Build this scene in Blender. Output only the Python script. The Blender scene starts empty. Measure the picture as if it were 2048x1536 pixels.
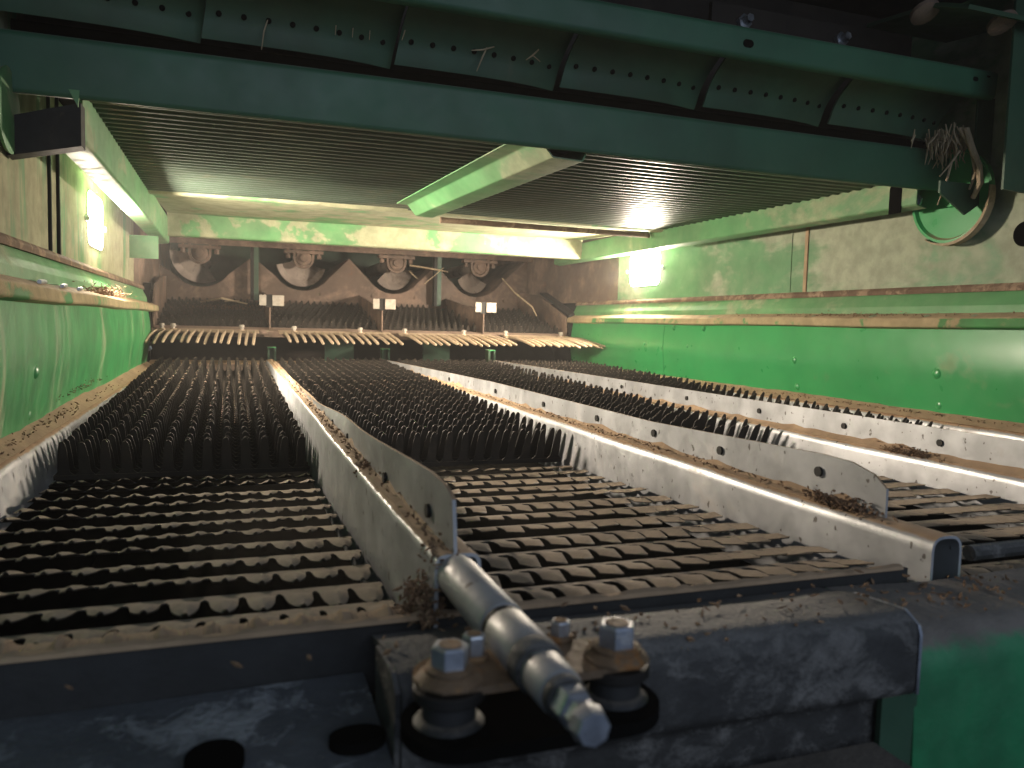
import bpy, math, random
from mathutils import Vector, Matrix
S = bpy.context.scene
COL = S.collection
random.seed(7)
PI = math.pi
# ------------------------------------------------------------------ camera
cam = bpy.data.cameras.new('camera'); camo = bpy.data.objects.new('camera', cam); COL.objects.link(camo)
cam.sensor_width = 36; cam.lens = 1570/2048*36; cam.clip_start = .02; cam.clip_end = 60
Mc = ((0.94134048, -0.33648341, 0.02563232), (0.00127003, 0.07948898, 0.99683494), (-0.33745591, -0.93832852, 0.07525353))
camo.matrix_world = Matrix(Mc).transposed().to_4x4()
cam.dof.use_dof = True; cam.dof.focus_distance = 1.2; cam.dof.aperture_fstop = 11
S.camera = camo
# ------------------------------------------------------------------ light
W = bpy.data.worlds.new('World'); S.world = W; W.use_nodes = True
bg = W.node_tree.nodes['Background']; bg.inputs[0].default_value = (.45, .62, 1, 1); bg.inputs[1].default_value = .10
def area(name, loc, tgt, sx, sy, power, col):
    l = bpy.data.lights.new(name, 'AREA'); l.shape = 'RECTANGLE'; l.size = sx; l.size_y = sy; l.energy = power; l.color = col
    o = bpy.data.objects.new(name, l); COL.objects.link(o); o.location = loc
    o.rotation_euler = (Vector(tgt)-Vector(loc)).to_track_quat('-Z', 'Y').to_euler(); return o
area('daylight_behind', (.5, -1.6, .75), (.35, 1.0, .0), 2.2, 1.2, 12.5, (.72, .84, 1.0))
LAMP_POWER = 420.0
S.view_settings.view_transform = 'Standard'; S.view_settings.look = 'None'; S.view_settings.exposure = 0.4; S.view_settings.gamma = 1
S.render.resolution_x = 1024; S.render.resolution_y = 768

# ------------------------------------------------------------------ helpers
class MB:
    def __init__(s): s.v = []; s.f = []
    def add(s, vs, fs):
        n = len(s.v); s.v += [tuple(v) for v in vs]; s.f += [tuple(i+n for i in f) for f in fs]; return s
    def box(s, a, b):
        (x0, y0, z0), (x1, y1, z1) = a, b
        return s.add([(x0,y0,z0),(x1,y0,z0),(x1,y1,z0),(x0,y1,z0),(x0,y0,z1),(x1,y0,z1),(x1,y1,z1),(x0,y1,z1)],
              [(0,3,2,1),(4,5,6,7),(0,1,5,4),(1,2,6,5),(2,3,7,6),(3,0,4,7)])
    def loft(s, rings, cap=True):
        n = len(rings[0]); vs = [p for r in rings for p in r]; fs = []
        for k in range(len(rings)-1):
            for i in range(n):
                j = (i+1) % n; fs.append((k*n+i, k*n+j, (k+1)*n+j, (k+1)*n+i))
        if cap: fs.append(tuple(range(n))[::-1]); fs.append(tuple((len(rings)-1)*n+i for i in range(n)))
        return s.add(vs, fs)
    def tube(s, pts, rad, seg=8, cap=True):
        pts = [Vector(p) for p in pts]; rings = []
        for i, p in enumerate(pts):
            d = (pts[min(i+1, len(pts)-1)]-pts[max(i-1, 0)]).normalized()
            u = d.orthogonal() if i == 0 else (pu - d*pu.dot(d)); u.normalize(); pu = u; w = d.cross(u)
            r = rad[i] if isinstance(rad, (list, tuple)) else rad
            rings.append([p+(u*math.cos(a)+w*math.sin(a))*r for a in [2*PI*k/seg for k in range(seg)]])
        return s.loft(rings, cap)
    def lathe(s, o, axis, prof, seg=20, ph=0):
        o = Vector(o); d = Vector(axis).normalized(); u = d.orthogonal().normalized(); w = d.cross(u)
        return s.loft([[o+d*h+(u*math.cos(a)+w*math.sin(a))*max(r, 1e-5) for a in [ph+2*PI*k/seg for k in range(seg)]] for h, r in prof])
    def prism(s, poly, ax, a, b):       # poly: 2-d points, extruded along axis ax from a to b
        def P(p, t):
            return (t, p[0], p[1]) if ax == 0 else ((p[0], t, p[1]) if ax == 1 else (p[0], p[1], t))
        return s.loft([[P(p, a) for p in poly], [P(p, b) for p in poly]])
    def build(s, name, m, parent=None, smooth=True):
        me = bpy.data.meshes.new(name); me.from_pydata(s.v, [], s.f); me.update()
        import bmesh
        bm = bmesh.new(); bm.from_mesh(me); bmesh.ops.recalc_face_normals(bm, faces=bm.faces); bm.to_mesh(me); bm.free()
        if smooth:
            me.polygons.foreach_set('use_smooth', [True]*len(me.polygons)); me.set_sharp_from_angle(angle=math.radians(32))
        me.materials.append(m)
        o = bpy.data.objects.new(name, me); COL.objects.link(o); o.parent = parent; return o
def rounded(pl, r, n=4):
    pl = [Vector(p) for p in pl]; out = [pl[0]]
    for i in range(1, len(pl)-1):
        a, b, c = pl[i-1], pl[i], pl[i+1]; d1 = (a-b); d2 = (c-b); rr = min(r, d1.length*.45, d2.length*.45)
        p, q = b+d1.normalized()*rr, b+d2.normalized()*rr
        for k in range(n+1):
            t = k/n; out.append(p*(1-t)**2+b*2*t*(1-t)+q*t*t)
    out.append(pl[-1]); return out
def sheet_poly(pl, t):                  # open polyline -> closed outline of thickness t (offset to the left)
    pl = [Vector(p) for p in pl]; off = []
    for i, p in enumerate(pl):
        d1 = (p-pl[i-1]).normalized() if i else (pl[1]-p).normalized()
        d2 = (pl[i+1]-p).normalized() if i < len(pl)-1 else d1
        n1 = Vector((-d1.y, d1.x)); n2 = Vector((-d2.y, d2.x)); n = n1+n2; n = n/(max(n.dot(n)/2, .3))
        off.append(p+n*t)
    return [tuple(p) for p in pl]+[tuple(p) for p in off[::-1]]
def sheet(mb, pl, t, ax, stations, warp=None, r=.004):
    poly = sheet_poly(rounded(pl, r), t)
    rings = []
    for q in stations:
        ring = []
        for p in poly:
            P = (q, p[0], p[1]) if ax == 0 else ((p[0], q, p[1]) if ax == 1 else (p[0], p[1], q))
            if warp: P = warp(*P)
            ring.append(P)
        rings.append(ring)
    n = len(poly)//2; base = len(mb.v); mb.loft(rings, cap=False); last = base+(len(rings)-1)*2*n
    for i in range(n-1):                # end caps as strips of quads across the sheet thickness
        mb.f.append((base+i, base+i+1, base+2*n-2-i, base+2*n-1-i)); mb.f.append((last+i, last+2*n-1-i, last+2*n-2-i, last+i+1))
    return mb
def lin(a, b, n): return [a+(b-a)*i/n for i in range(n+1)]
def thing(name, label, cat, loc=(0,0,0), group=None):
    o = bpy.data.objects.new(name, None); COL.objects.link(o); o.location = loc; o.empty_display_size = .05
    o['label'] = label; o['category'] = cat
    if group: o['group'] = group
    return o
def tag(o, label, cat, group=None, kind=None):
    o['label'] = label; o['category'] = cat
    if group: o['group'] = group
    if kind: o['kind'] = kind
    return o
def at(mb, loc):                        # vertices given in world -> local to a thing at loc
    mb.v = [(x-loc[0], y-loc[1], z-loc[2]) for x, y, z in mb.v]; return mb

# ------------------------------------------------------------------ materials
def mat(name, base, rough=.45, metal=0., dust=(.34,.235,.145), amt=.5, thr=.5, width=.12, scale=5., stretch=(1,1,1), up=.9,
        up0=.55, up1=.85, bump=.15, bscale=220., var=.25, rust=None, rthr=.62, rscale=14., spec=.5, coat=0., specks=0., filmk=.30):
    m = bpy.data.materials.new(name); m.use_nodes = True; nt = m.node_tree; N = nt.nodes; L = nt.links
    b = N['Principled BSDF']
    def nd(t, **k):
        n = N.new(t)
        for a, v in k.items(): setattr(n, a, v)
        return n
    g = nd('ShaderNodeNewGeometry')
    def noise(sc, st=(1,1,1), det=5, rg=.55, dist=0.):
        mp = nd('ShaderNodeMapping'); mp.inputs['Scale'].default_value = st; L.new(g.outputs['Position'], mp.inputs[0])
        n = nd('ShaderNodeTexNoise'); n.inputs['Scale'].default_value = sc; n.inputs['Detail'].default_value = det
        n.inputs['Roughness'].default_value = rg; n.inputs['Distortion'].default_value = dist; L.new(mp.outputs[0], n.inputs['Vector']); return n.outputs[0]
    def mr(v, a, b_, c=0., d=1.):
        n = nd('ShaderNodeMapRange'); n.clamp = True; n.interpolation_type = 'SMOOTHSTEP'
        L.new(v, n.inputs[0]); n.inputs[1].default_value = a; n.inputs[2].default_value = b_; n.inputs[3].default_value = c; n.inputs[4].default_value = d; return n.outputs[0]
    def mt(op, a, b_):
        n = nd('ShaderNodeMath', operation=op)
        for i, v in enumerate((a, b_)):
            if isinstance(v, (int, float)): n.inputs[i].default_value = v
            else: L.new(v, n.inputs[i])
        return n.outputs[0]
    def mix(f, a, b_):
        n = nd('ShaderNodeMix', data_type='RGBA')
        if isinstance(f, (int, float)): n.inputs[0].default_value = f
        else: L.new(f, n.inputs[0])
        for i, v in ((6, a), (7, b_)):
            if isinstance(v, tuple): n.inputs[i].default_value = (*v, 1)
            else: L.new(v, n.inputs[i])
        return n.outputs[2]
    n1 = noise(scale, stretch, 6, .6, .6); n2 = noise(scale*9, stretch, 4); n3 = noise(bscale, (1,1,1), 3)
    blot = mt('MULTIPLY', mr(mt('ADD', n1, mt('MULTIPLY', mt('SUBTRACT', n2, .5), .22)), thr, thr+width), amt)
    film = mr(n1, .25, .8, amt*filmk*.3, amt*filmk)
    blot = mt('MAXIMUM', blot, film)
    sep = nd('ShaderNodeSeparateXYZ'); L.new(g.outputs['Normal'], sep.inputs[0])
    upf = mt('MULTIPLY', mr(mt('ADD', sep.outputs[2], mt('MULTIPLY', mt('SUBTRACT', n2, .5), .35)), up0, up1), up)
    f = mt('MAXIMUM', blot, upf)
    v = mr(noise(scale*2.3, (1,1,1), 4), .3, .7, 1-var, 1+var*.4)
    bc = nd('ShaderNodeVectorMath', operation='SCALE'); bc.inputs[0].default_value = base; L.new(v, bc.inputs[3])
    col = bc.outputs[0]
    if rust:
        rf = mr(noise(rscale, (1,1,1), 7, .65), rthr, rthr+.08); col = mix(rf, col, rust)
    dv = mr(noise(28, (1,1,1), 7, .62), .3, .72, .74, 1.12)
    dc = nd('ShaderNodeVectorMath', operation='SCALE'); dc.inputs[0].default_value = dust; L.new(dv, dc.inputs[3])
    col = mix(f, col, dc.outputs[0])
    if specks:
        sf = mr(noise(120, (1,1,.75), 3, .5), .69-.05*specks, .73-.05*specks); col = mix(mt('MULTIPLY', sf, .75), col, (.05,.032,.02))
    L.new(col, b.inputs['Base Color'])
    L.new(mt('ADD', mt('MULTIPLY', f, .92-rough), mt('ADD', mt('MULTIPLY', mt('SUBTRACT', n2, .5), .3), rough)), b.inputs['Roughness'])
    L.new(mt('MULTIPLY', mt('SUBTRACT', 1., f), metal), b.inputs['Metallic'])
    b.inputs['Specular IOR Level'].default_value = spec; b.inputs['Coat Weight'].default_value = coat; b.inputs['Coat Roughness'].default_value = .2
    bp = nd('ShaderNodeBump'); bp.inputs['Strength'].default_value = bump; bp.inputs['Distance'].default_value = .002
    L.new(mt('ADD', mt('MULTIPLY', n3, mt('ADD', mt('MULTIPLY', f, 1.6), .25)), mt('MULTIPLY', f, .7)), bp.inputs['Height']); L.new(bp.outputs[0], b.inputs['Normal'])
    return m
DUST = (.40,.27,.165)
M = dict(
 green_clean = mat('green_paint_clean', (.03,.31,.095), .30, filmk=.14, amt=.5, thr=.6, width=.2, scale=3, up=.85, bump=.06, var=.12, coat=.2),
 green_streak = mat('green_paint_streaked', (.03,.28,.085), .38, filmk=.15, dust=(.36,.36,.22), amt=.8, thr=.50, width=.2, scale=9, stretch=(1,1,.12), up=.9, bump=.1, coat=.1),
 green_dusty = mat('green_paint_dusty', (.03,.24,.07), .45, dust=(.36,.36,.24), filmk=.6, amt=.75, thr=.46, width=.16, scale=3.2, stretch=(1,1,1.6), up=.9, bump=.2),
 green_wall = mat('green_paint_dusty_wall', (.035,.22,.075), .42, dust=(.38,.38,.29), filmk=.6, amt=.85, thr=.40, width=.2, scale=2.6, stretch=(1,1,2.2), up=.9, bump=.12, bscale=120),
 green_wall_streak = mat('green_paint_streaked_wall', (.035,.22,.07), .45, dust=(.38,.34,.23), spec=.25, filmk=.55, amt=.9, thr=.33, width=.16, scale=9, stretch=(1,1,.14), up=.9, bump=.12, bscale=120, rust=(.10,.07,.04), rthr=.68),
 ledge = mat('dusty_ledge_paint', (.03,.22,.06), .6, spec=.25, dust=(.42,.31,.19), amt=.9, thr=.38, width=.1, scale=7, up=1., up0=.3, up1=.6, bump=.25),
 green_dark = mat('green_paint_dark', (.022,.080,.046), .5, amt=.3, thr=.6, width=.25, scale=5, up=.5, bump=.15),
 green_beam = mat('green_paint_beam', (.022,.115,.058), .48, dust=(.22,.25,.2), amt=.4, thr=.52, width=.3, scale=2.5, up=.5, bump=.08),
 cream = mat('dusty_cream_panel', (.05,.33,.10), .45, dust=(.46,.43,.29), amt=.88, thr=.37, width=.1, scale=5.5, filmk=.75, stretch=(1,1.6,1), up=.9, bump=.2),
 ribbed = mat('ribbed_pan_metal', (.085,.13,.10), .43, metal=.5, dust=(.30,.24,.15), amt=.35, thr=.5, width=.2, scale=4, up=.5, bump=.1),
 galv = mat('galvanised_steel', (.50,.51,.53), .40, metal=.45, dust=DUST, filmk=.1, amt=.36, thr=.56, width=.22, scale=7, up=1., up0=.55, up1=.8, bump=.15, specks=.7),
 galv_tube = mat('galvanised_tube', (.46,.46,.47), .42, metal=.5, dust=(.34,.27,.2), amt=.6, thr=.52, width=.2, scale=14, up=.25, bump=.12, specks=.5),
 slat = mat('dark_sieve_steel', (.022,.020,.017), .45, metal=.3, dust=(.33,.26,.19), amt=.22, thr=.5, width=.3, scale=10, up=1., up0=.55, up1=.78, bump=.25, bscale=400),
 finger = mat('dark_finger_steel', (.032,.029,.026), .5, metal=.3, dust=(.22,.16,.11), amt=.35, thr=.5, width=.3, scale=6, up=.9, up0=.6, up1=.9, bump=.15, bscale=300),
 dust = mat('settled_dust', (.38,.26,.16), .9, amt=.5, thr=.5, scale=12, up=.6, bump=.5, bscale=160),
 frame = mat('dusty_dark_frame', (.03,.03,.03), .6, metal=.2, dust=(.19,.18,.17), amt=.8, thr=.40, width=.3, scale=38, up=.65, bump=.6, bscale=260),
 tray = mat('mottled_grey_tray', (.055,.06,.07), .55, metal=.3, dust=(.27,.28,.29), amt=.85, thr=.44, width=.2, scale=30, up=.25, bump=.5, bscale=260),
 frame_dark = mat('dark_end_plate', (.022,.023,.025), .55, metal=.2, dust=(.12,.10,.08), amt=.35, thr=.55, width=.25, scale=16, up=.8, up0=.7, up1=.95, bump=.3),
 brown = mat('dusty_brown_steel', (.10,.065,.045), .55, metal=.2, dust=(.29,.20,.15), amt=.85, thr=.40, width=.25, scale=6, up=.8, bump=.3, rust=(.12,.05,.025)),
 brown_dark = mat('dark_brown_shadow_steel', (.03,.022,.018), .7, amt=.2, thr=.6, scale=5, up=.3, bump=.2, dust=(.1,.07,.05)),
 auger = mat('worn_auger_steel', (.55,.46,.40), .32, metal=.45, dust=(.12,.08,.055), amt=.7, thr=.52, width=.2, scale=6, up=.3, bump=.08, rust=(.12,.06,.035)),
 comb = mat('dusty_comb', (.42,.32,.22), .6, dust=(.46,.34,.23), amt=.7, thr=.45, scale=12, up=.9, bump=.3),
 zinc = mat('zinc_plated_steel', (.55,.58,.64), .26, metal=.9, dust=(.25,.2,.15), amt=.5, thr=.55, width=.15, scale=45, up=.35, bump=.12),
 rusty = mat('rusty_washer', (.16,.11,.07), .55, metal=.35, dust=(.30,.17,.075), amt=.85, thr=.45, width=.14, scale=55, up=.35, bump=.35, rust=(.26,.11,.03), rscale=50, rthr=.52),
 black = mat('black_steel', (.010,.010,.010), .6, spec=.3, amt=.1, thr=.6, scale=12, up=.04, bump=.2),
 white = mat('white_plastic', (.38,.34,.29), .45, dust=(.35,.26,.19), amt=.5, thr=.55, scale=25, up=.3, bump=.05),
 straw = mat('straw', (.40,.31,.20), .7, dust=(.28,.20,.12), amt=.6, thr=.5, scale=30, up=.2, bump=.3),
 chaff = mat('chaff', (.17,.095,.05), .9, dust=(.34,.22,.13), amt=.8, thr=.5, scale=60, up=.3, bump=.6),
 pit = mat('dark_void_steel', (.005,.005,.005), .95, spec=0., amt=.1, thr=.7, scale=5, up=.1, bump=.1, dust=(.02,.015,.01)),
 rustband = mat('rusty_worn_band', (.13,.085,.06), .75, metal=.1, spec=.2, dust=(.36,.26,.18), amt=.7, thr=.48, scale=22, up=.6, bump=.5, rust=(.14,.05,.025)),
)
lm = bpy.data.materials.new('lamp_glass'); lm.use_nodes = True; nt = lm.node_tree; nt.nodes.clear()
e = nt.nodes.new('ShaderNodeEmission'); e.inputs[0].default_value = (1, .85, .68, 1); e.inputs[1].default_value = LAMP_POWER
ou = nt.nodes.new('ShaderNodeOutputMaterial'); nt.links.new(e.outputs[0], ou.inputs[0])

XL, XR = -.255, 1.245
# ================================================================== side walls
def side_wall(sgn, x0, name, label, seams_low, seams_up, bolts, lowmat, bz):
    """sgn=+1: wall whose face looks towards -x (right-hand wall)."""
    t = thing(name, label, 'side wall', (x0, 1.5, -.15))
    def X(o): return x0 - sgn*o
    def wp(pl, ys, nm, m, r=.004, th=.003, warp=None):
        mb = MB(); pts = [(X(o), z) for o, z in pl]
        sheet(mb, pts, -th*sgn, 1, ys, warp, r); return at(mb, t.location).build(nm, m, t)
    ends = seams_low
    for a, b in zip(ends[:-1], ends[1:]):
        wp([(.018,.013),(.022,-.02),(.023,-.06),(.017,-.10),(.010,-.15),(.010,-.22)], lin(a+.001, b-.001, 10), 'lower_panel', lowmat,
           .02, warp=lambda x, y, z: (x+sgn*(.0016*math.sin(y*7.1+z*20)+.001*math.sin(y*17)), y, z))
    wp([(-.002,.078),(.010,.054),(.011,.0405)], lin(.2, 2.75, 6), 'upper_ledge', M['green_dusty'], .0008)
    wp([(.0095,.0400),(.036,.030),(.038,.0175),(.016,.0145)], lin(.2, 2.75, 12), 'dust_ledge', M['ledge'], .0012,
       warp=lambda x, y, z: (x, y, z+.0012*math.sin(y*9)))
    wp([(.0,.0905),(.0035,.086),(.0035,.079)], lin(.2, 2.75, 6), 'worn_band', M['rustband'], .001)
    ends = seams_up
    for i, (a, b) in enumerate(zip(ends[:-1], ends[1:])):
        wp([(.0,.090),(0.,.62)], lin(a+.0012, b-.0012, 8), 'upper_panel', (M['green_wall'] if sgn > 0 else M['green_wall_streak']) if b < 2.6 else M['brown'], warp=lambda x, y, z: (x+sgn*.0008*math.sin(y*5+z*9), y, z))
    # backing behind seams
    mb = MB(); mb.box((min(X(-.02), X(-.006)), .1, -.5), (max(X(-.02), X(-.006)), 3.9, .7)); at(mb, t.location).build('backing_sheet', M['pit'], t)
    for y, z, r in bolts:
        mb = MB(); o = .023 if z < .014 else .034
        if z < -.1: o = .014
        mb.lathe((X(o-.002), y, z), (-sgn,0,0), [(0,r),(.002,r),(.0045,r*.8),(.0062,r*.4),(.0066,.0001)], 14); at(mb, t.location).build('bolt_head', lowmat, t)
    for y in bz:
        mb = MB(); mb.lathe((X(.026), y, .0335), (-sgn*.35,0,1), [(0,.0085),(.002,.0085),(.004,.0045),(.0042,.0001)], 14); at(mb, t.location).build('ledge_rivet', M['green_dusty'], t)
    return t
rw = side_wall(1, XR, 'side_wall', 'tall green side panel on the right, glossy and clean below its dusty ledge', [.2, 2.065, 2.75], [.2, 1.485, 1.538, 2.42, 3.9],
    [(2.012,.003,.0075),(1.858,.003,.0075),(1.48,-.064,.009),(1.477,-.125,.009),(1.092,-.069,.0105),(1.09,-.127,.0105),(2.177,-.049,.006),(2.173,-.132,.006),(1.931,-.048,.006)],
    M['green_clean'], [2.4,2.1,1.82,1.6,1.42,1.25,1.12,1.02])
mb = MB()
for y in (1.487,): mb.box((XR-.0025, y-.006, .092), (XR+.002, y+.004, .36))
at(mb, rw.location).build('joint_strip', M['dust'], rw)
mb = MB(); mb.lathe((XR-.0035, .955, .172), (-1,0,0), [(0,.021),(.0015,.021)], 24); at(mb, rw.location).build('round_hole', M['pit'], rw)
lw = side_wall(-1, XL, 'side_wall', 'green side panel on the left, streaked with dust down to the sieve rail', [.2, 2.42, 2.62], [.2, 1.352, 1.418, 2.05, 2.45, 3.9],
    [(1.132,-.074,.010),(1.127,-.128,.010)], M['green_streak'], [])
mb = MB()
for y, w in ((1.352, .0045), (1.415, .006)): mb.box((XL-.001, y-w/2, .092), (XL+.004, y+w/2, .36))
at(mb, lw.location).build('joint_strip', M['black'], lw)
mb = MB()
for y in (1.16, 1.30, 1.43): mb.tube([(XL+.03, y-.03, .0385), (XL+.024, y+.035, .041)], .0028, 6)
at(mb, lw.location).build('ledge_slots', M['zinc'], lw)
# lamps -------------------------------------------------------------------
def rrect(w, h, r, n=5):
    out = []
    for cx, cy, a0 in ((w/2-r, h/2-r, 0), (-w/2+r, h/2-r, 90), (-w/2+r, -h/2+r, 180), (w/2-r, -h/2+r, 270)):
        for k in range(n+1):
            a = math.radians(a0+90*k/n); out.append((cx+r*math.cos(a), cy+r*math.sin(a)))
    return out
def lamp(sgn, x, y, z, w, h, label):
    t = thing('work_lamp', label, 'lamp', (x, y, z), 'rectangular work lamps set in the side panels')
    mb = MB(); mb.loft([[(-sgn*d, p[0], p[1]) for p in rrect(w*s, h*s, .02)] for d, s in ((.0005,1.),(.0028,.99),(.0034,.95))]); mb.build('lens', lm, t)
    mb = MB(); mb.loft([[(-sgn*d, p[0], p[1]) for p in rrect(w*s, h*s, .022)] for d, s in ((-.004,1.04),(.0018,1.04))]); mb.build('bezel', M['zinc'], t)
    for dy in (-w/2-.022, w/2+.022):
        mb = MB(); mb.lathe((-sgn*.0, dy, -.005), (-sgn,0,0), [(0,.0065),(.006,.0065),(.008,.004),(.0082,.0001)], 6); mb.build('screw', M['zinc'], t)
lamp(1, XR, 2.235, .19, .185, .108, 'glowing rectangular lamp on the right side panel')
lamp(-1, XL, 1.775, .184, .165, .102, 'glowing rectangular lamp on the left side panel beside the dark vertical joint')

# ================================================================== sieve rails, dividers
def rail(sgn, x0, label):
    t = thing('sieve_side_rail', label, 'rail', (x0, 1.5, -.17), 'dusty rails along the sieve edges')
    pl = [(x0-sgn*.0, -.138),(x0-sgn*.012,-.150),(x0-sgn*.040,-.157),(x0-sgn*.044,-.215)]
    mb = MB(); sheet(mb, pl, .002*sgn, 1, lin(.38, 2.64, 40), lambda x, y, z: (x, y, z+.0022*math.sin(y*13)*max(0, 1-abs(x-x0)/.03)+.001*math.sin(y*41)), .008)
    at(mb, t.location).build('channel', M['galv'], t)
    mb = MB(); seg = 70; rows = []
    random.seed(3)
    for i in range(seg+1):
        y = .42+2.2*i/seg; a = .004*random.random()
        rows.append([(x0-sgn*.001, y, -.130+a),(x0-sgn*.010,y,-.1385+a*.7),(x0-sgn*.022,y,-.1455+a*.5),(x0-sgn*.036,y,-.1535),(x0-sgn*.030,y,-.158),(x0-sgn*.002,y,-.15)])
    mb.loft(rows); at(mb, t.location).build('dust_layer', M['dust'], t)
    return t
rail(-1, XL, 'dust covered metal rail between the left wall and the first sieve'); rail(1, XR, 'dust covered metal rail under the glossy right wall')

def interp(tb, y):
    tb = sorted(tb)
    if y <= tb[0][0]: return tb[0][1]
    for (a, b), (c, d) in zip(tb[:-1], tb[1:]):
        if y <= c: return b+(d-b)*(y-a)/(c-a)
    return tb[-1][1]
def divider(x, ytop, y0, y1, pbot, label, wob, holes, yc=.42, zc=-.147, w=.0145):
    t = thing('sieve_divider', label, 'divider', (x, 1.5, -.19), 'galvanised divider plates between sieve sections')
    pl = [(x-w,-.225),(x-w, zc+.0015),(x+w, zc+.0015),(x+w,-.225)]
    mb = MB(); sheet(mb, pl, -.0022, 1, lin(yc, 2.63, 30), lambda a, y, z: (a+.0012*math.sin(y*6), y, z+.0006*math.sin(y*19)), .0115 if x > .3 else .007)
    at(mb, t.location).build('ridge_channel', M['galv'], t)
    # plate
    mb = MB(); rings = []
    ys = sorted(set(lin(y0, y1, 60)+[p[0] for p in ytop if y0 < p[0] < y1]))
    for y in ys:
        zt = interp(ytop, y); o = wob*(math.sin(y*7.+1)+.5*math.sin(y*15))
        rings.append([(x+o*.3-.0011,y,pbot-.006),(x+o*.3+.0011,y,pbot-.006),(x+o*.65+.0011,y,(pbot+zt)/2),(x+o+.0011,y,zt),(x+o-.0011,y,zt),(x+o*.65-.0011,y,(pbot+zt)/2)])
    mb.loft(rings); pl_ = at(mb, t.location).build('divider_plate', M['galv'], t)
    for y, dz in holes:
        o = wob*(math.sin(y*7.+1)+.5*math.sin(y*15))*.65
        mb = MB(); mb.lathe((x+o-.0034, y, dz), (1,0,0), [(0,.0045),(.0068,.0045)], 14); at(mb, t.location).build('punched_hole', M['black'], pl_ if False else t)
    # dust fillets banked against the plate
    mb = MB(); random.seed(int(x*100)); rows = []
    yb = y0+.02
    n = 90
    for i in range(n+1):
        y = yb+(y1-.02-yb)*i/n; h = .0035+.006*random.random()**3; q = .0055+.003*random.random()
        if random.random() < .05: h += .005
        rows.append([(x-.0008,y,pbot-.001+h),(x-q*.5,y,pbot-.0025+h*.5),(x-q-.003,y,zc+.0012),(x-.009,y,zc-.006),(x-.0008,y,zc-.006)])
    mb.loft(rows); at(mb, t.location).build('dust_bank', M['dust'], t)
    return t
d1 = divider(.12, [(2.63,-.13),(1.5,-.127),(1.1,-.118),(.85,-.108),(.6,-.098),(.47,-.0925),(.437,-.0935),(.424,-.0955),(.4175,-.0985)], .4175, 2.63, -.130,
    'leftmost divider, its wavy plate ending above the bolted adjuster rod', .0035, [(.475,-.118),(.62,-.125),(.86,-.127),(1.0,-.129),(1.3,-.133),(1.7,-.134)], yc=.4175, zc=-.1315, w=.0135)
d2 = divider(.49, [(2.6,-.128),(1.48,-.114),(.85,-.115),(.55,-.106),(.515,-.107),(.49,-.113),(.4765,-.122)], .4765, 2.60, -.1435,
    'middle divider, its open channel end facing the front frame', .0008, [(.552,-.122),(.70,-.127),(.84,-.128),(1.0,-.129),(1.2,-.130),(1.45,-.13),(1.8,-.132)])
d3 = divider(.865, [(2.6,-.125),(.3,-.118)], .36, 2.60, -.155,
    'rightmost divider, next to the rail under the glossy green wall', .0006, [(.76,-.138),(.93,-.138),(1.13,-.138),(1.36,-.138),(1.64,-.138),(1.95,-.138),(2.2,-.138)], yc=.36, zc=-.160)
# adjuster rod --------------------------------------------------------------
ad = thing('adjuster_rod', 'round steel adjuster rod with a shiny hex tip sticking out of the left divider', 'rod', (.12, .4, -.14))
AX, AZ = .12, -.1412
def cyl(nm, y0, y1, r0, r1, m, seg=24, par=ad, ph=0):
    mb = MB(); mb.lathe((AX, y0, AZ), (0,-1,0), [(0,r0*.96),(.0012,r0),(y0-y1-.0012,r1),(y0-y1,r1*.94)], seg, ph); at(mb, ad.location).build(nm, m, par)
cyl('tube', .47, .338, .0118, .0118, M['galv_tube']); cyl('seal_ring', .3375, .333, .0108, .0108, M['black'])
cyl('sleeve', .3325, .300, .0112, .0112, M['galv_tube']); cyl('collar', .2995, .289, .0118, .0115, M['frame'])
cyl('shaft', .2885, .268, .0098, .0095, M['galv_tube']); cyl('stub', .2675, .262, .0088, .0086, M['frame'])
cyl('hex_nut', .2615, .253, .0078, .0078, M['zinc'], 6, ph=.3); cyl('hex_tip', .2525, .2465, .0062, .0062, M['zinc'], 6, ph=.2)
cyl('end_cap', .246, .239, .0074, .0066, M['zinc'], 8, ph=.1)

# ================================================================== sieves
SEC = [(-.205,.1015,13),(.1385,.4715,14),(.5085,.8465,14),(.8835,1.199,13)]
names = ['leftmost', 'second from the left', 'third from the left', 'rightmost']
def zs(y):                                   # height of the sieve plane
    if y < 1.07: return -.178+(-.204+.178)*(y-.44)/.63
    return -.204+(-.168+.204)*(y-1.07)/1.55
def finger_slat(w, n, L=.052, fw=.0056, base=.003, th=.0009, name='finger_slat', jit=True):
    """row of round-tipped fingers, hinge at origin, fingers along +z"""
    mb = MB(); p = w/n
    mb.box((0,-th,-.004), (w,0,base))
    for i in range(n):
        c = p*(i+.5); l = L*(1+(random.random()-.5)*.05 if jit else 1); lean = (random.random()-.5)*.0036
        poly = [(c-p*.47,base+.0002),(c+p*.47,base+.0002),(c+fw*1.2,base+.005),(c+fw+lean*.5,l*.6)]
        for k in range(7):
            a = PI*k/6; poly.append((c+lean+fw*.74*math.cos(a), l-fw*1.3+fw*1.3*math.sin(a)))
        poly += [(c-fw+lean*.5,l*.6),(c-fw*1.2,base+.005)]
        fr = [(x, -th, z) for x, z in poly]; bk = [(x, 0, z) for x, z in poly]; mb.loft([fr, bk])
    return mb
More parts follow.
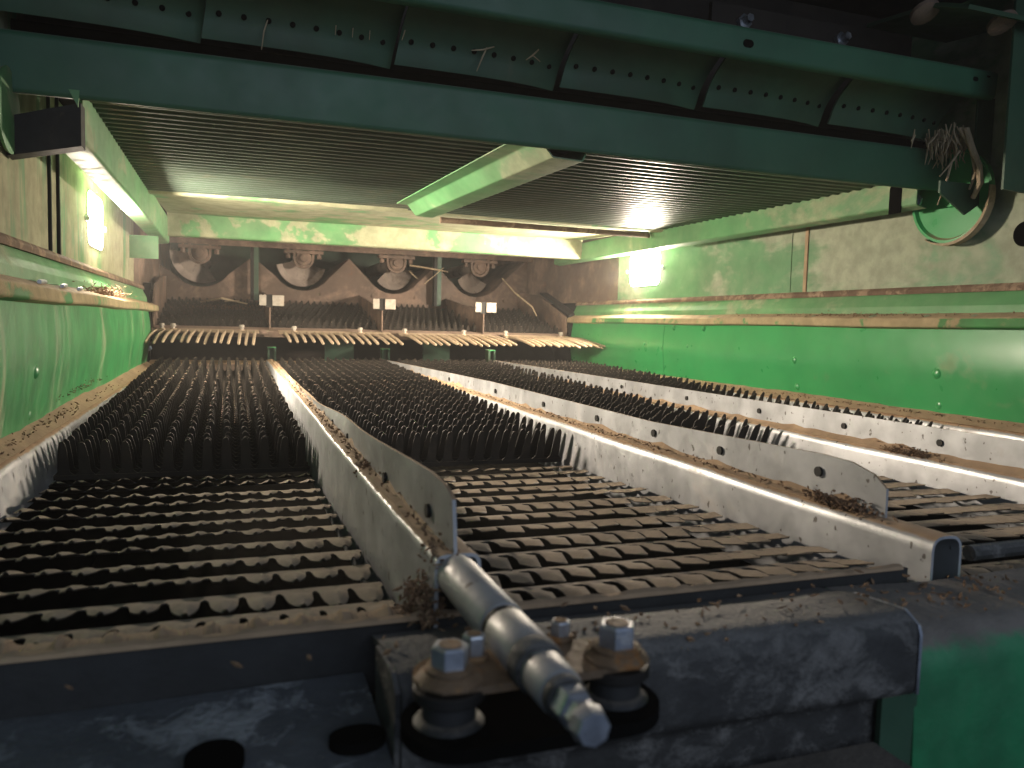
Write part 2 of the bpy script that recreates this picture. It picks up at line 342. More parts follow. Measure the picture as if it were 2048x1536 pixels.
for si, (x0, x1, n) in enumerate(SEC):
    t = thing('finger_sieve', '%s of the four front sieves of upright round-tipped fingers' % names[si], 'sieve', ((x0+x1)/2, 1.85, -.2), 'front sieves of upright fingers')
    random.seed(40+si)
    protos = [at(finger_slat(x1-x0, n), (0,0,0)).build('finger_slat', M['finger'], t) for _ in range(7)]
    rows = 51
    for k in range(rows):
        y = 1.085+.0298*k
        if k < 7: o = protos[k]
        else:
            o = protos[k % 7].copy(); COL.objects.link(o); o.parent = t
        o.location = (x0-t.location.x, y-t.location.y, zs(y)+.002-t.location.z)
        tilt = math.radians(66+random.uniform(-5,5)); o.rotation_euler = (PI/2-tilt, 0, 0)
for si, (x0, x1, n) in enumerate(SEC):
    t = thing('louvre_sieve', '%s of the four near sieves of flat dusty louvre teeth' % names[si], 'sieve', ((x0+x1)/2, .75, -.2), 'near sieves of flat louvre teeth')
    random.seed(90+si)
    ysr = [.454,.504,.548,.598,.646,.697,.747,.80,.852,.903,.958,1.012,1.062]
    for k, y in enumerate(ysr):
        base = (10.5 if y < 1 else 13, 8, 8, 8)[si]+random.uniform(-1.5,1.5)
        mb = MB(); p = (x1-x0)/n; th = .0010; q = (ysr[k+1]-y if k < 12 else .05)
        Ls = .0035 if si else .007; Lt = (.043 if si else .032) if k else (.024 if si else .017)
        ph1 = random.random()*6
        NX = 8
        def P(x, s, lift=0, dn=0):            # s: distance along the slat from its hinge
            u = (x-x0)/(x1-x0)
            tl = base + 2.2*math.sin(u*5+ph1)
            nr = max(0, min(1, (1.05-y)/.5))
            if si == 0: tl += 3.5*(1-u)**2 - 9.0*max(0, (u-.45)/.55)*nr
            if si: tl -= 5*max(0, 1-u/.3)*nr
            if s <= 0: tl = base
            a = math.radians(tl + lift); 
            yy = y - s*math.cos(a); zz = zs(y)-.004 + s*math.sin(a)
            return (x-t.location.x, yy-t.location.y-dn*math.sin(a), zz-dn*math.cos(a)-t.location.z)
        # strip
        xs = lin(x0, x1, n*2)
        rings = [[P(x,-.004),P(x,Ls*.5),P(x,Ls),P(x,Ls,0,th),P(x,Ls*.5,0,th),P(x,-.004,0,th)] for x in xs]
        mb.loft(rings)
        for i in range(n):
            c = x0+p*(i+.5); l = Lt*(1+random.uniform(-.08,.08)); lf = random.uniform(-2.2,2.2); bend = random.uniform(-.0012,.0012)
            prof = ([(Ls-.0006,.40),(Ls+l*.08,.22),(Ls+l*.25,.20),(Ls+l*.45,.27),(Ls+l*.68,.17),(Ls+l*.88,.07),(Ls+l,.015)] if si else [(Ls-.0006,.48),(Ls+l*.12,.40),(Ls+l*.35,.37),(Ls+l*.60,.34),(Ls+l*.82,.25),(Ls+l*.95,.13),(Ls+l,.09)])
            lat = (.0034 if si else .0010)*random.uniform(.6,1.4); shx = (.0035 if si else .001)
            rings = []
            for s_, hw in prof:
                r_ = []
                for j in range(5):
                    e_ = (j-2)/2; xx = c+e_*hw*p+(bend+shx)*(s_-Ls)/l
                    crown = (.0012 if si else .0034)*(1-e_*e_)*math.sin(min(1,(s_-Ls)/l*1.2)*PI*.75)
                    a_ = P(xx, s_, lf*(s_-Ls)/l); r_.append((a_[0], a_[1], a_[2]+crown+lat*e_*min(1,(s_-Ls)/l*3)*(hw/.4)))
                low = [(v[0], v[1], v[2]-th) for v in r_[::-1]]
                rings.append(r_+low)
            mb.loft(rings)
        mb.build('louvre_slat', M['slat'], t)

# added black pan, its colour stands for the unlit void under the sieves
mb = MB(); mb.box((-1.2,-.4,-.51),(2.2,3.9,-.50)); tag(mb.build('void_pan', M['pit']), 'added black pan standing for the unlit void under the louvre sieves', 'pan')

# ================================================================== front cross members of sieve + dark area under combs
t = thing('front_cross_member', 'dusty cross member at the far end of the finger sieves', 'beam', (.5, 2.65, -.17))
mb = MB(); sheet(mb, [(2.625,-.20),(2.63,-.148),(2.70,-.142),(2.71,-.19)], .002, 0, lin(XL, XR, 6), None, .006); at(mb, t.location).build('channel', M['brown'], t)
mb = MB(); random.seed(5); mb.loft([[(x,2.632,-.145+.003*random.random()),(x,2.66,-.140+.003*random.random()),(x,2.695,-.138),(x,2.695,-.144),(x,2.632,-.150)] for x in lin(XL+.02, XR-.02, 60)]); at(mb, t.location).build('dust_layer', M['dust'], t)
t = thing('fan_housing_panel', 'dark green panel in the gap below the finger combs', 'panel', (.5, 2.95, -.1))
mb = MB(); sheet(mb, [(2.72,-.19),(2.95,-.17),(3.0,-.06)], .002, 0, lin(XL, XR, 8), None, .05); at(mb, t.location).build('curved_sheet', M['brown_dark'], t)
mb = MB(); mb.box((XL,2.74,-.075),(-.13,2.745,-.055)); at(mb, t.location).build('green_strip', M['green_dark'], t)
for x in (.31,.66):
    mb = MB(); mb.box((x,2.80,-.16),(x+.10,2.81,-.05)); at(mb, t.location).build('stiffener', M['green_dark'], t)
for i, (x, lab) in enumerate(((.125,'left'),(.495,'middle'),(.872,'right'))):
    t = thing('divider_bracket', 'small green bracket at the far end of the %s divider' % ('leftmost','middle','rightmost')[i], 'bracket', (x, 2.66, -.17), 'green brackets holding the dividers')
    a = MB(); a.box((-.012,-.015,0),(-.006,.02,.075)); a.box((.008,-.015,0),(.014,.02,.075)); a.box((-.012,.02,0),(.014,.024,.08)); a.build('bracket_body', M['green_dark'], t)
    a = MB(); a.box((-.012,-.015,.0755),(.014,.024,.0785)); a.build('top_tab', M['green_clean'], t)

# ================================================================== finger combs
CB = [(-.252,.084,15),(.155,.522,15),(.558,.898,15),(.946,1.232,14)]
for ci, (a, b, n) in enumerate(CB):
    t = thing('finger_comb', '%s of the four dusty tan finger combs hanging over the finger sieves' % names[ci], 'comb', ((a+b)/2, 2.72, -.042), 'tan finger combs below the upper sieve')
    random.seed(ci)
    o = (a+b)/2
    mb = MB(); sheet(mb, [(.03,.004),(.0,.0),(-.03,-.005)], .003, 0, lin(a-o-.004, b-o+.004, 6), None, .006); mb.build('comb_base', M['comb'], t)
    for k in range(n):
        x = a-o+(b-a)*(k+.5)/n; L_ = .29*random.uniform(.93,1.04); dr = random.uniform(-.003,.003); sx = random.uniform(-.004,.004)
        bump_ = -.02 if ci == 0 else 0
        a_ = MB(); a_.tube([(x,-.02,-.003),(x+sx*.3,-L_*.35,-.006+dr*.3),(x+sx*.7+bump_*.2,-L_*.7,-.016+dr*.7),(x+sx+bump_*.4,-L_*.97,-.027+dr-(.006 if ci==0 else 0)),(x+sx+bump_*.4,-L_,-.0285+dr-(.006 if ci==0 else 0))], [.0052,.0050,.0048,.0042,.001], 7)
        a_.build('comb_finger', M['comb'], t)
for x in (-.205,-.172,.035,.20,.42,.575,.79,.95,1.17):
    t = thing('white_knob', 'white plastic knob on the edge above the finger combs', 'knob', (x, 2.725, -.038), 'white knobs along the comb edge')
    # labels must single out each: set below
    mb = MB(); mb.lathe((0,0,0), (0,0,1), [(0,.0055),(.005,.0055),(.006,.0085),(.0125,.0085),(.015,.006),(.0152,.0001)], 14); mb.build('knob_cap', M['white'], t)
    mb = MB(); mb.lathe((0,0,-.003), (0,0,1), [(0,.010),(.0028,.010)], 12); mb.build('washer', M['comb'], t)
edge = thing('comb_edge_strip', 'long dusty tan edge strip that carries the combs and white knobs', 'strip', (.49, 2.74, -.045))
mb = MB(); sheet(mb, [(2.79,-.030),(2.745,-.0405),(2.742,-.062)], .002, 0, lin(XL+.015, XR-.01, 8), None, .004); at(mb, edge.location).build('angle_sheet', M['brown'], edge)

# ================================================================== upper sieve (behind combs)
US = [(-.225,.118,14),(.13,.495,15),(.508,.868,15),(.88,1.2,13)]
def zu(y): return -.036+(y-2.79)*.175
for si, (x0, x1, n) in enumerate(US):
    t = thing('upper_sieve', '%s of the four small dark finger sieves behind the tan combs' % names[si], 'sieve', ((x0+x1)/2, 3.0, -.02), 'upper sieves behind the combs')
    random.seed(200+si); p0 = []
    for k in range(11):
        y = 2.80+.052*k
        if k < 3: o = finger_slat(x1-x0, n, .032, .0048, .004, .003).build('finger_slat', M['finger'], t); p0.append(o)
        else: o = p0[k % 3].copy(); COL.objects.link(o); o.parent = t
        o.location = (x0-t.location.x+(.006 if k % 2 else -.006), y-t.location.y, zu(y)-t.location.z); o.rotation_euler = (math.radians(28+random.uniform(-3,3)), 0, 0)
    mb = MB(); mb.add([(x0,2.79,zu(2.79)-.012),(x1,2.79,zu(2.79)-.012),(x1,3.34,zu(3.34)-.012),(x0,3.34,zu(3.34)-.012)], [(0,1,2,3)]); at(mb, t.location).build('sieve_bed', M['brown_dark'], t)
for i, x in enumerate((.124,.5015,.874)):
    t = thing('upper_divider', '%s dusty divider blade with a white tab above the combs' % ('leftmost','middle','rightmost')[i], 'divider', (x, 2.77, -.03), 'upright blades between the upper sieves')
    mb = MB(); mb.loft([[(ox-.002, y-2.77, z0+.03),(ox+.002, y-2.77, z0+.03),(ox+.002, y-2.77, z1+.03),(ox-.002, y-2.77, z1+.03)] for y, z0, z1, ox in ((2.755,-.036,.045,0),(2.775,-.036,.047,.002),(2.9,-.02,.06,0),(3.3,.03,.105,0))]); mb.build('blade', M['brown'], t)
    for a, b in ((-.034,-.012),(.008,.045)):
        mb = MB(); mb.box((a,-.023,.073),(b,-.017,.108)); mb.build('white_tab', M['white'], t)
    mb = MB(); mb.box((-.012,-.018,.068),(.008,.01,.110)); mb.build('gap_block', M['black'], t)  # black filler painting the dark gap between the two white tabs
# end cheeks
t = thing('end_cheek', 'dusty tan end plate beside the right end of the upper sieve', 'plate', (1.205, 3.0, 0), 'end plates of the upper sieve')
mb = MB(); mb.prism([(2.75,-.05),(3.4,.0),(3.4,.15),(3.05,.125),(2.76,.035)], 0, 1.203, 1.208); at(mb, t.location).build('plate', M['brown'], t)
mb = MB(); mb.prism([(2.74,-.06),(2.745,-.06),(2.745,.04),(3.05,.13),(3.05,.137),(2.74,.047)], 0, 1.209, 1.243); at(mb, t.location).build('sloped_flange', M['black'], t)
t = thing('end_cheek', 'dusty end plate beside the left end of the upper sieve next to the left wall', 'plate', (-.23, 2.9, 0), 'end plates of the upper sieve')
mb = MB(); mb.prism([(2.74,-.05),(3.4,.0),(3.4,.16),(3.0,.135),(2.80,.10),(2.75,.055)], 0, -.2335, -.2295); at(mb, t.location).build('plate', M['brown'], t)
mb = MB(); mb.box((-.252,2.66,-.16),(-.234,2.70,.10)); at(mb, t.location).build('post', M['pit'], t)
mb = MB(); mb.lathe((-.235,2.64,-.10),(0,-1,0),[(0,.009),(.006,.009),(.007,.005),(.010,.005)],6); at(mb, t.location).build('bolt', M['zinc'], t)

# ================================================================== auger trough bank
tb = thing('auger_trough', 'dusty brown trough wall with pointed peaks between the four augers', 'trough', (.45, 3.3, .1))
AUG = (-.11,.275,.648,1.01); ZA = .242; RA = .128
def trough_profile():
    pts = [(-.43,.30)]
    for i, x in enumerate(AUG):
        for k in range(9):
            a = math.radians(215+110*k/8); pts.append((x+RA*math.cos(a), ZA+RA*math.sin(a)))
        if i < 3: pts.append(((x+AUG[i+1])/2, .252 if i == 1 else .240))
    pts.append((1.25,.29))
    return pts
tp = trough_profile()
mb = MB()
for (xa, za), (xb, zb) in zip(tp[:-1], tp[1:]):
    mb.prism([(xa,.068),(xb,.068),(xb,zb),(xa,za)], 1, 3.30, 3.304)
at(mb, tb.location).build('end_plate', M['brown'], tb, smooth=False)
mb = MB(); sheet(mb, tp, .002, 1, [3.3045, 3.95], None, .0005); at(mb, tb.location).build('trough_sheet', M['brown'], tb)
mb = MB(); mb.box((-.42,3.285,.062),(1.28,3.2995,.074)); at(mb, tb.location).build('bottom_flange', M['brown'], tb)
for x in (-.20,.03,.12,.35,.56,.74,.90,1.14):
    mb = MB(); mb.lathe((x,3.30,.105),(0,-1,0),[(0,.011),(.002,.011),(.0022,.006),(.007,.006)],6); at(mb, tb.location).build('bolt', M['brown'], tb)
for i, x in enumerate(AUG):
    t = thing('auger', '%s worn steel auger under the dusty far green beam' % names[i], 'auger', (x, 3.3, ZA), 'row of augers at the far end')
    mb = MB(); mb.tube([(0,-.03,0),(0,.6,0)], .026, 14); mb.build('shaft', M['auger'], t)
    mb = MB(); a0, a1 = ((175,300),(195,345),(225,352),(212,325))[i]; n = 26; rings = []
    for k in range(n+1):
        a = math.radians(a0+(a1-a0)*k/n); y = .0+.16*k/n
        c, s = math.cos(a), math.sin(a)
        rings.append([(c*.024,y,s*.024),(c*.082,y-.004,s*.082),(c*.106,y-.026,s*.106),(c*.108,y-.023,s*.108),(c*.084,y,s*.084),(c*.024,y+.004,s*.024)])
    mb.loft(rings); mb.build('flight', M['auger'], t)
    t2 = t
    mb = MB(); mb.lathe((0,-.035,0),(0,-1,0),[(0,.030),(.014,.030),(.017,.024),(.018,.016),(.026,.015),(.027,.0001)],18); mb.build('bearing', M['brown'], t2)
    mb = MB(); rings = [[(math.cos(a)*r, y, math.sin(a)*r) for r, y in ((.032,-.05),(.041,-.05),(.041,-.03),(.032,-.03))] for a in [PI+PI*k/10 for k in range(11)]]
    mb.loft(rings); mb.box((.032,-.05,0),(.041,-.03,.04)); mb.box((-.041,-.05,0),(-.032,-.03,.04)); mb.build('hanger_strap', M['brown'], t2)
    mb = MB(); mb.box((-.075,-.06,.018),(.075,-.02,.030))
    for q in (-.06,.06): mb.lathe((q,-.04,.0),(0,0,1),[(0,.009),(.016,.009),(.017,.005),(.045,.005)],6)
    mb.build('clamp', M['brown'], t2)
t = thing('hanger_bar', 'brown perforated bar under the far green beam', 'bar', (.5, 3.2, .28))
mb = MB(); sheet(mb, [(3.24,.275),(3.24,.315),(3.20,.317)], .003, 0, lin(-.3, 1.28, 6), None, .003); at(mb, t.location).build('angle_bar', M['brown'], t)
mb = MB(); mb.box((-.6,3.96,-.1),(1.6,3.98,.6)); tag(mb.build('back_panel', M['green_dark']), 'dark green panel far behind the augers', 'panel')
for i, x in enumerate((.09,.825)):
    t = thing('support_post', ('green post between the first and second auger','green post between the third and fourth auger')[i], 'post', (x, 3.26, .07), 'green posts in front of the trough')
    mb = MB(); mb.box((-.016,-.012,0),(-.004,.02,.21)); mb.build('web', M['black'], t)
    mb = MB(); mb.box((-.0035,-.012,0),(.014,-.008,.21)); mb.build('flange', M['green_dark'], t)

# ================================================================== ceiling
cl = thing('ceiling_panel', 'dark ribbed metal underside overhead between the green beams', 'panel', (.5, 1.6, .28))
def ribbed(x0, x1, y0, y1, n):
    mb = MB(); pts = []; p = (y1-y0)/n
    for k in range(n):
        y = y0+k*p; pts += [(y,.2822),(y+p*.62,.2834),(y+p*.70,.2800),(y+p*.94,.2798)]
    pts.append((y1,.280))
    sheet(mb, pts, .0015, 0, lin(x0, x1, 6), lambda x, y, z: (x, y, z+.0012*math.sin(x*6)), .0022)
    return mb
at(ribbed(-.176,.42,1.11,1.955,30), cl.location).build('ribbed_sheet', M['ribbed'], cl)
at(ribbed(.42,1.166,1.11,2.01,31), cl.location).build('ribbed_sheet', M['ribbed'], cl)
mb = MB(); sheet(mb, [(1.957,.288),(1.975,.276),(2.02,.279),(2.10,.290),(2.545,.302)], .002, 0, lin(-.1755, 1.1655, 30), lambda x, y, z: (x, y+.02*(x+.176)*(1 if y < 2.3 else 0), z+.001*math.sin(x*9+y*4)), .006)
at(mb, cl.location).build('smooth_sheet', M['cream'], cl)
mb = MB(); mb.tube([(.52,2.035,.270),(.8,2.042,.270),(1.15,2.05,.270)], .008, 10); at(mb, cl.location).build('edge_rod', M['rustband'], cl)
mb = MB(); mb.box((-.5,1.15,.335),(1.5,3.95,.36)); at(mb, cl.location).build('backing_sheet', M['pit'], cl)
def beamx(label, name, y, pl, x0, x1, m, warp=None, part='channel'):
    t = thing(name, label, 'beam', ((x0+x1)/2, y, pl[0][1])); mb = MB(); sheet(mb, pl, .003, 0, lin(x0, x1, 24), warp, .006); at(mb, t.location).build(part, m, t); return t
fb = beamx('dusty green beam across the far end above the augers', 'cross_beam', 2.55, [(2.62,.243),(2.555,.240),(2.55,.305)], -.175, 1.165, M['cream'])
nb = beamx('wide dark green beam across the top nearest the viewer', 'cross_beam', 1.1, [(1.112,.267),(1.103,.263),(1.098,.330),(1.13,.332)], -.27, 1.236, M['green_beam'], lambda x, y, z: (x, y, z+.001*math.sin(x*5)))
# side beams
def beamy(label, pl, y0, y1, m):
    t = thing('ceiling_side_beam', label, 'beam', (pl[0][0], (y0+y1)/2, pl[0][1]), 'long green beams along both sides of the ceiling')
    mb = MB(); sheet(mb, pl, .0025, 1, lin(y0, y1, 20), None, .003); at(mb, t.location).build('angle_sheet', m, t); return t
bl = beamy('left long green beam running back beside the left lamp', [(-.177,.292),(-.177,.222),(-.21,.218)], 1.135, 2.62, M['green_dusty'])
mb = MB(); mb.box((-.25,2.30,.150),(-.18,2.304,.21)); at(mb, bl.location).build('end_bracket', M['green_dusty'], bl)
br = beamy('right long green beam running back above the right lamp', [(1.19,.232),(1.168,.236),(1.168,.292)], 1.11, 2.80, M['green_dusty'])
mb = MB(); pts = []
for k in range(11):
    a = PI*k/10; pts.append((1.158+.014*math.cos(a), .268+.014*math.sin(a)))
mb.prism(pts+[(1.144,.225),(1.172,.225)], 0, 1.1640, 1.1665); at(mb, br.location).build('keyhole_slot', M['pit'], br)
# centre beam
t = thing('ceiling_centre_beam', 'short green hat-section beam hanging under the middle of the ribbed ceiling', 'beam', (.46, 1.55, .26))
mb = MB(); rings = []
for y, s in ((1.114,1.),(1.5,.93),(1.86,.86)):
    c = .478-(y-1.12)*.06
    pl = rounded([(c-.075*s,.2775),(c-.045*s,.2765),(c-.022*s,.252),(c+.028*s,.250),(c+.040*s,.2775),(c+.055*s,.2785)], .003)
    rings.append([(p[0], y, p[1]) for p in sheet_poly(pl, .0022)])
mb.loft(rings); at(mb, t.location).build('hat_section', M['green_dusty'], t)

# ================================================================== overhead bar and curved plates
ob = thing('overhead_bar', 'long grey green bar across the top edge with slotted holes', 'bar', (.5, 1.0, .41))
mb = MB(); sheet(mb, [(1.012,.4005),(1.003,.4015),(1.0,.439),(1.05,.445)], .003, 0, lin(-.4, 1.2065, 16), None, .005); at(mb, ob.location).build('channel', M['green_beam'], ob)
for x, z, w in ((.712,.418,.011),(1.158,.424,.007),(1.186,.432,.005)):
    mb = MB(); mb.loft([[(x+p[0], y, z+p[1]) for p in rrect(w*1.6, w, w*.49)] for y in (.9975,1.003)]); at(mb, ob.location).build('slot', M['pit'], ob)
for i in range(6):
    xa = -.034+.243*i-.243; xb = xa+.243
    if i == 5: xb = 1.19
    lab = ['partly cut off by the left top corner','with a long straw hanging from its holes','with forked straws caught in its holes','plain one in the middle of the row','dustiest one, fourth from the left corner','rightmost one, beside the straw bundle'][i]
    t = thing('curved_plate', 'curved dark green perforated plate, '+lab, 'plate', ((xa+xb)/2, 1.06, .37), 'row of curved perforated plates overhead')
    mb = MB(); rings = []
    for j, x in enumerate(lin(xa, xb-.002, 8)):
        u = j/8; oy = .012*u**4*1.8
        pl = []
        for k in range(9):
            q = k/8; pl.append((1.085-.060*q**.8+.020*math.sin(q*PI)+oy, .347+.075*q))
        rings.append([(x+.012*((p[1]-.347)/.075), p[0], p[1]) for p in sheet_poly(pl, -.004)])
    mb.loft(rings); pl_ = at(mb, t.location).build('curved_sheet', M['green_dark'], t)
    hole = None
    for k in range(8):
        u = (k+.7)/8.2; x = xa+(xb-xa)*u; q = .40; oy = .012*u**4*1.8
        y = 1.085-.060*q**.8+.020*math.sin(q*PI)+oy; z = .347+.075*q
        if hole is None:
            mb = MB(); mb.lathe((0,.003,0),(0,-1,-.2),[(0,.0036),(.0045,.0036)],10); hole = mb.build('hole', M['pit'], t); o = hole
        else:
            o = hole.copy(); COL.objects.link(o); o.parent = t
        o.location = (x-t.location.x, y-t.location.y, z-t.location.z)
t = thing('upper_mount', 'dark mounting plate with two studs above the overhead bar', 'bracket', (.9, 1.15, .52))
mb = MB(); mb.box((.74,1.14,.495),(1.02,1.15,.535)); at(mb, t.location).build('plate', M['brown_dark'], t)
for x in (.80,1.0):
    mb = MB(); mb.lathe((x,1.14,.508),(0,-1,.1),[(0,.013),(.008,.013),(.009,.007),(.022,.007)],6); at(mb, t.location).build('stud', M['zinc'], t)
t = thing('slotted_casting', 'dusty slotted casting in the dark top right corner', 'bracket', (1.15, .95, .5))
mb = MB(); sheet(mb, [(.90,.480),(.96,.505),(1.10,.520)], .006, 0, lin(1.02, 1.2, 4), None, .02); at(mb, t.location).build('arm', M['green_dark'], t)
for x, y, z in ((1.13,.935,.490),(1.02,.98,.505)):
    mb = MB(); mb.lathe((x,y,z),(0,-.6,-1),[(0,.022),(.006,.022),(.009,.014),(.0092,.0001)],16); at(mb, t.location).build('boss', M['brown'], t)
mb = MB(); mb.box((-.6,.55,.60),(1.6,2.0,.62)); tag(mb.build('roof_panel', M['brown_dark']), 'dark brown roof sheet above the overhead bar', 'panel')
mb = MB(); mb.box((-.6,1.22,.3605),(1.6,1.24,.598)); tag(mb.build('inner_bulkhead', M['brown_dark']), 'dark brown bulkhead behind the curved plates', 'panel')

# ================================================================== right hanger, disc, straw
t = thing('hanger_plate', 'dark green hanger plate at the right end of the near beam', 'plate', (1.2, 1.05, .25))
mb = MB(); mb.prism([(1.132,.262),(1.132,.242),(1.192,.209),(1.243,.241),(1.243,.41),(1.205,.41),(1.205,.262)], 1, 1.030, 1.034); at(mb, t.location).build('lug_plate', M['green_dark'], t)
mb = MB(); mb.prism([(1.153,.2345),(1.2445,.230),(1.2445,.59),(1.153,.59)], 1, .930, .934); at(mb, t.location).build('end_plate', M['green_dark'], t)
mb = MB(); mb.lathe((1.224,1.085,.250),(-1,0,0),[(0,.0),(.0001,.083),(.008,.083),(.0082,.078),(.002,.074),(.0018,.02),(.006,.018),(.006,.0001)],48); dd = tag(mb.build('pulley_disc', M['green_clean']), 'green round disc on the right wall below the near beam', 'disc')
t = thing('disc_bolt', 'shiny bolt beside the keyhole slot above the green disc', 'bolt', (1.19,1.135,.245))
mb = MB(); mb.lathe((0,0,0),(-1,0,0),[(0,.016),(.003,.016),(.0035,.010),(.012,.010)],6); mb.build('bolt_head', M['zinc'], t)
mb = MB(); rings = []
for k in range(19):
    a = math.radians(-125+155*k/18); r = .080; rings.append([(x, 1.10-math.sin(a+PI/2)*r*0+math.cos(a-PI/2+PI)*0-(math.cos(a)*r), .252+math.sin(a)*r) for x in (1.196,)])
strap = []
for k in range(21):
    a = math.radians(-120+125*k/20); w = .0015+.0045*math.sin(PI*k/20)
    c, s = math.cos(a), math.sin(a)
    strap.append([(1.208,1.085-c*(.084),.25+s*.084),(1.208,1.085-c*(.084+w),.25+s*(.084+w)),(1.222,1.085-c*(.084+w),.25+s*(.084+w)),(1.222,1.085-c*.084,.25+s*.084)])
mb = MB(); mb.loft(strap); tag(mb.build('worn_rim_strap', M['straw']), 'pale worn strap curving around the green disc', 'strap')
# straw bundle
mb = MB(); random.seed(11)
mb.tube([(1.17,1.02,.350),(1.175,1.01,.315),(1.182,1.0,.285),(1.186,1.0,.258),(1.190,1.015,.235)], [.005,.0055,.005,.0055,.004], 7)
mb.tube([(1.165,1.03,.352),(1.178,1.015,.320),(1.184,1.008,.275),(1.186,1.02,.25)], [.003,.004,.003,.002], 6)
mb.tube([(1.17,1.03,.315),(1.15,1.03,.29),(1.135,1.035,.27)], [.002,.0018,.001], 5)
mb.tube([(1.16,1.035,.30),(1.155,1.04,.26),(1.15,1.05,.225)], [.002,.002,.001], 5)
for k in range(90):
    x = 1.2-abs(random.gauss(0,.035)); y = random.uniform(1.03,1.09); z = .362-random.uniform(0,.03)
    L_ = random.uniform(.02,.05)*(1 if x > 1.15 else .6)
    d = Vector((random.gauss(0,.35), random.gauss(0,.2), -1)).normalized()*L_
    m_ = Vector((x,y,z))+d*.5+Vector((random.uniform(-.005,.005),0,random.uniform(-.004,.004)))
    mb.tube([(x,y,z), m_, Vector((x,y,z))+d], [.0010,.0015,.0006], 4)
tag(mb.build('straw_bundle', M['straw']), 'tangled bundle of old straw and stalks hanging at the right end of the beams', 'straw', kind='stuff')
def straws(name, label, items):
    mb = MB()
    for pts, r in items: mb.tube(pts, [r*.8]+[r]*(len(pts)-2)+[r*.5], 5)
    return tag(mb.build(name, M['straw']), label, 'straw')
def sx(x, q=.36): return (x, 1.07, .374)
straws('hanging_straw', 'single long straw hanging from the second curved plate', [([(.045,1.075,.378),(.040,1.068,.360),(.037,1.06,.335)], .0011)])
straws('forked_straw', 'forked straw caught in the third curved plate', [([(.335,1.07,.382),(.328,1.065,.368),(.318,1.06,.345)], .0013), ([(.345,1.068,.384),(.328,1.066,.377),(.312,1.066,.374)], .0013)])
straws('crossed_straw', 'crossed straws at the right side of the third curved plate', [([(.412,1.07,.390),(.402,1.068,.380),(.392,1.066,.372)], .0014), ([(.403,1.068,.380),(.413,1.065,.372)], .0012)])
straws('short_straw', 'short straws poking out of the second curved plate', [([(.13+k*.022,1.075,.383),(.128+k*.022,1.066,.368)], .001) for k in range(3)]+[([(.218,1.06,.385),(.213,1.055,.370)], .0012)])
straws('dry_stalk', 'dry stalk lying across the right upper sieve', [([(1.06,3.1,.19),(1.08,3.0,.13),(1.10,2.85,.07),(1.10,2.8,.035)], .0035)])
straws('dry_stalk', 'bent stalk lying over the back of the leftmost upper sieve', [([(-.11,3.2,.055),(-.03,3.1,.070),(.06,3.1,.052)], .0045), ([(-.02,3.15,.06),(.03,3.1,.063)], .003)])
straws('dry_stalk', 'broken stalks between the third auger and the green post', [([(.70,3.24,.235),(.78,3.22,.225),(.86,3.22,.215)], .004), ([(.70,3.24,.21),(.73,3.22,.18)], .004), ([(.76,3.22,.16),(.84,3.22,.23)], .003)])

# ================================================================== left bracket under near beam
t = thing('corner_bracket', 'dark box bracket with green ends in the top left corner above the left wall', 'bracket', (-.22, 1.15, .23))
mb = MB(); mb.prism([(-.252,.186),(-.172,.205),(-.172,.257),(-.252,.232)], 1, 1.105, 1.134); at(mb, t.location).build('box', M['black'], t)
mb = MB(); mb.lathe((-.248,1.09,.236),(1,0,0),[(0,.0),(.0001,.048),(.004,.050),(.005,.046),(.0052,.0001)],28); at(mb, t.location).build('round_end', M['green_dusty'], t)
mb = MB(); mb.prism([(-.184,.270),(-.172,.270),(-.174,.250)], 1, 1.098, 1.102); at(mb, t.location).build('small_gusset', M['green_dusty'], t)

# ================================================================== front frame (foreground)
fr = thing('rear_end_frame', 'dark dusty steel end frame across the foreground under the adjuster rod', 'frame', (.1, .4, -.19))
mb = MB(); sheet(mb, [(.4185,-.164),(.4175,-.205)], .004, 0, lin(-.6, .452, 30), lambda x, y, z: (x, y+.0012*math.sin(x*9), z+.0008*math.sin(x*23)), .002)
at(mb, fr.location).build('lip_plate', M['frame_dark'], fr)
mb = MB(); sheet(mb, [(.4165,-.1915),(.40,-.1920),(.36,-.1935),(.30,-.199),(.22,-.21),(.20,-.27)], .003, 0, lin(-.6, .068, 20), lambda x, y, z: (x, y, z+.001*math.sin(x*14+y*30)), .014)
at(mb, fr.location).build('left_tray', M['tray'], fr)
mb = MB(); sheet(mb, [(.4165,-.1715),(.385,-.1635),(.345,-.1595),(.3335,-.166),(.3335,-.206),(.345,-.212),(.345,-.26)], .003, 0, lin(.072, .372, 20), lambda x, y, z: (x, y, z+.001*math.sin(x*18+y*30)), .007)
at(mb, fr.location).build('right_box', M['frame'], fr)
mb = MB(); mb.prism([(.385,-.1640),(.345,-.1605),(.3345,-.1665),(.3325,-.172),(.3325,-.207),(.385,-.207)], 0, .3725, .3745); at(mb, fr.location).build('end_edge', M['zinc'], fr)
mb = MB(); mb.prism([(.385,-.1635),(.345,-.1600),(.3355,-.166),(.3355,-.206),(.36,-.22),(.385,-.21)], 0, .0690, .0715); at(mb, fr.location).build('end_cap', M['frame'], fr)
mb = MB(); mb.box((.13,.20,-.29),(.345,.335,-.232)); at(mb, fr.location).build('lower_step', M['frame_dark'], fr)
for x, y, a, b in ((-.0068,.352,.0125,.014),(.0550,.352,.013,.009)):
    mb = MB(); mb.loft([[(x+a*math.cos(q), y+b*math.sin(q), z) for q in [2*PI*k/28 for k in range(28)]] for z in (-.1975, -.1905)])
    at(mb, fr.location).build('oval_hole', M['pit'], fr)
mb = MB(); random.seed(31); rows = []
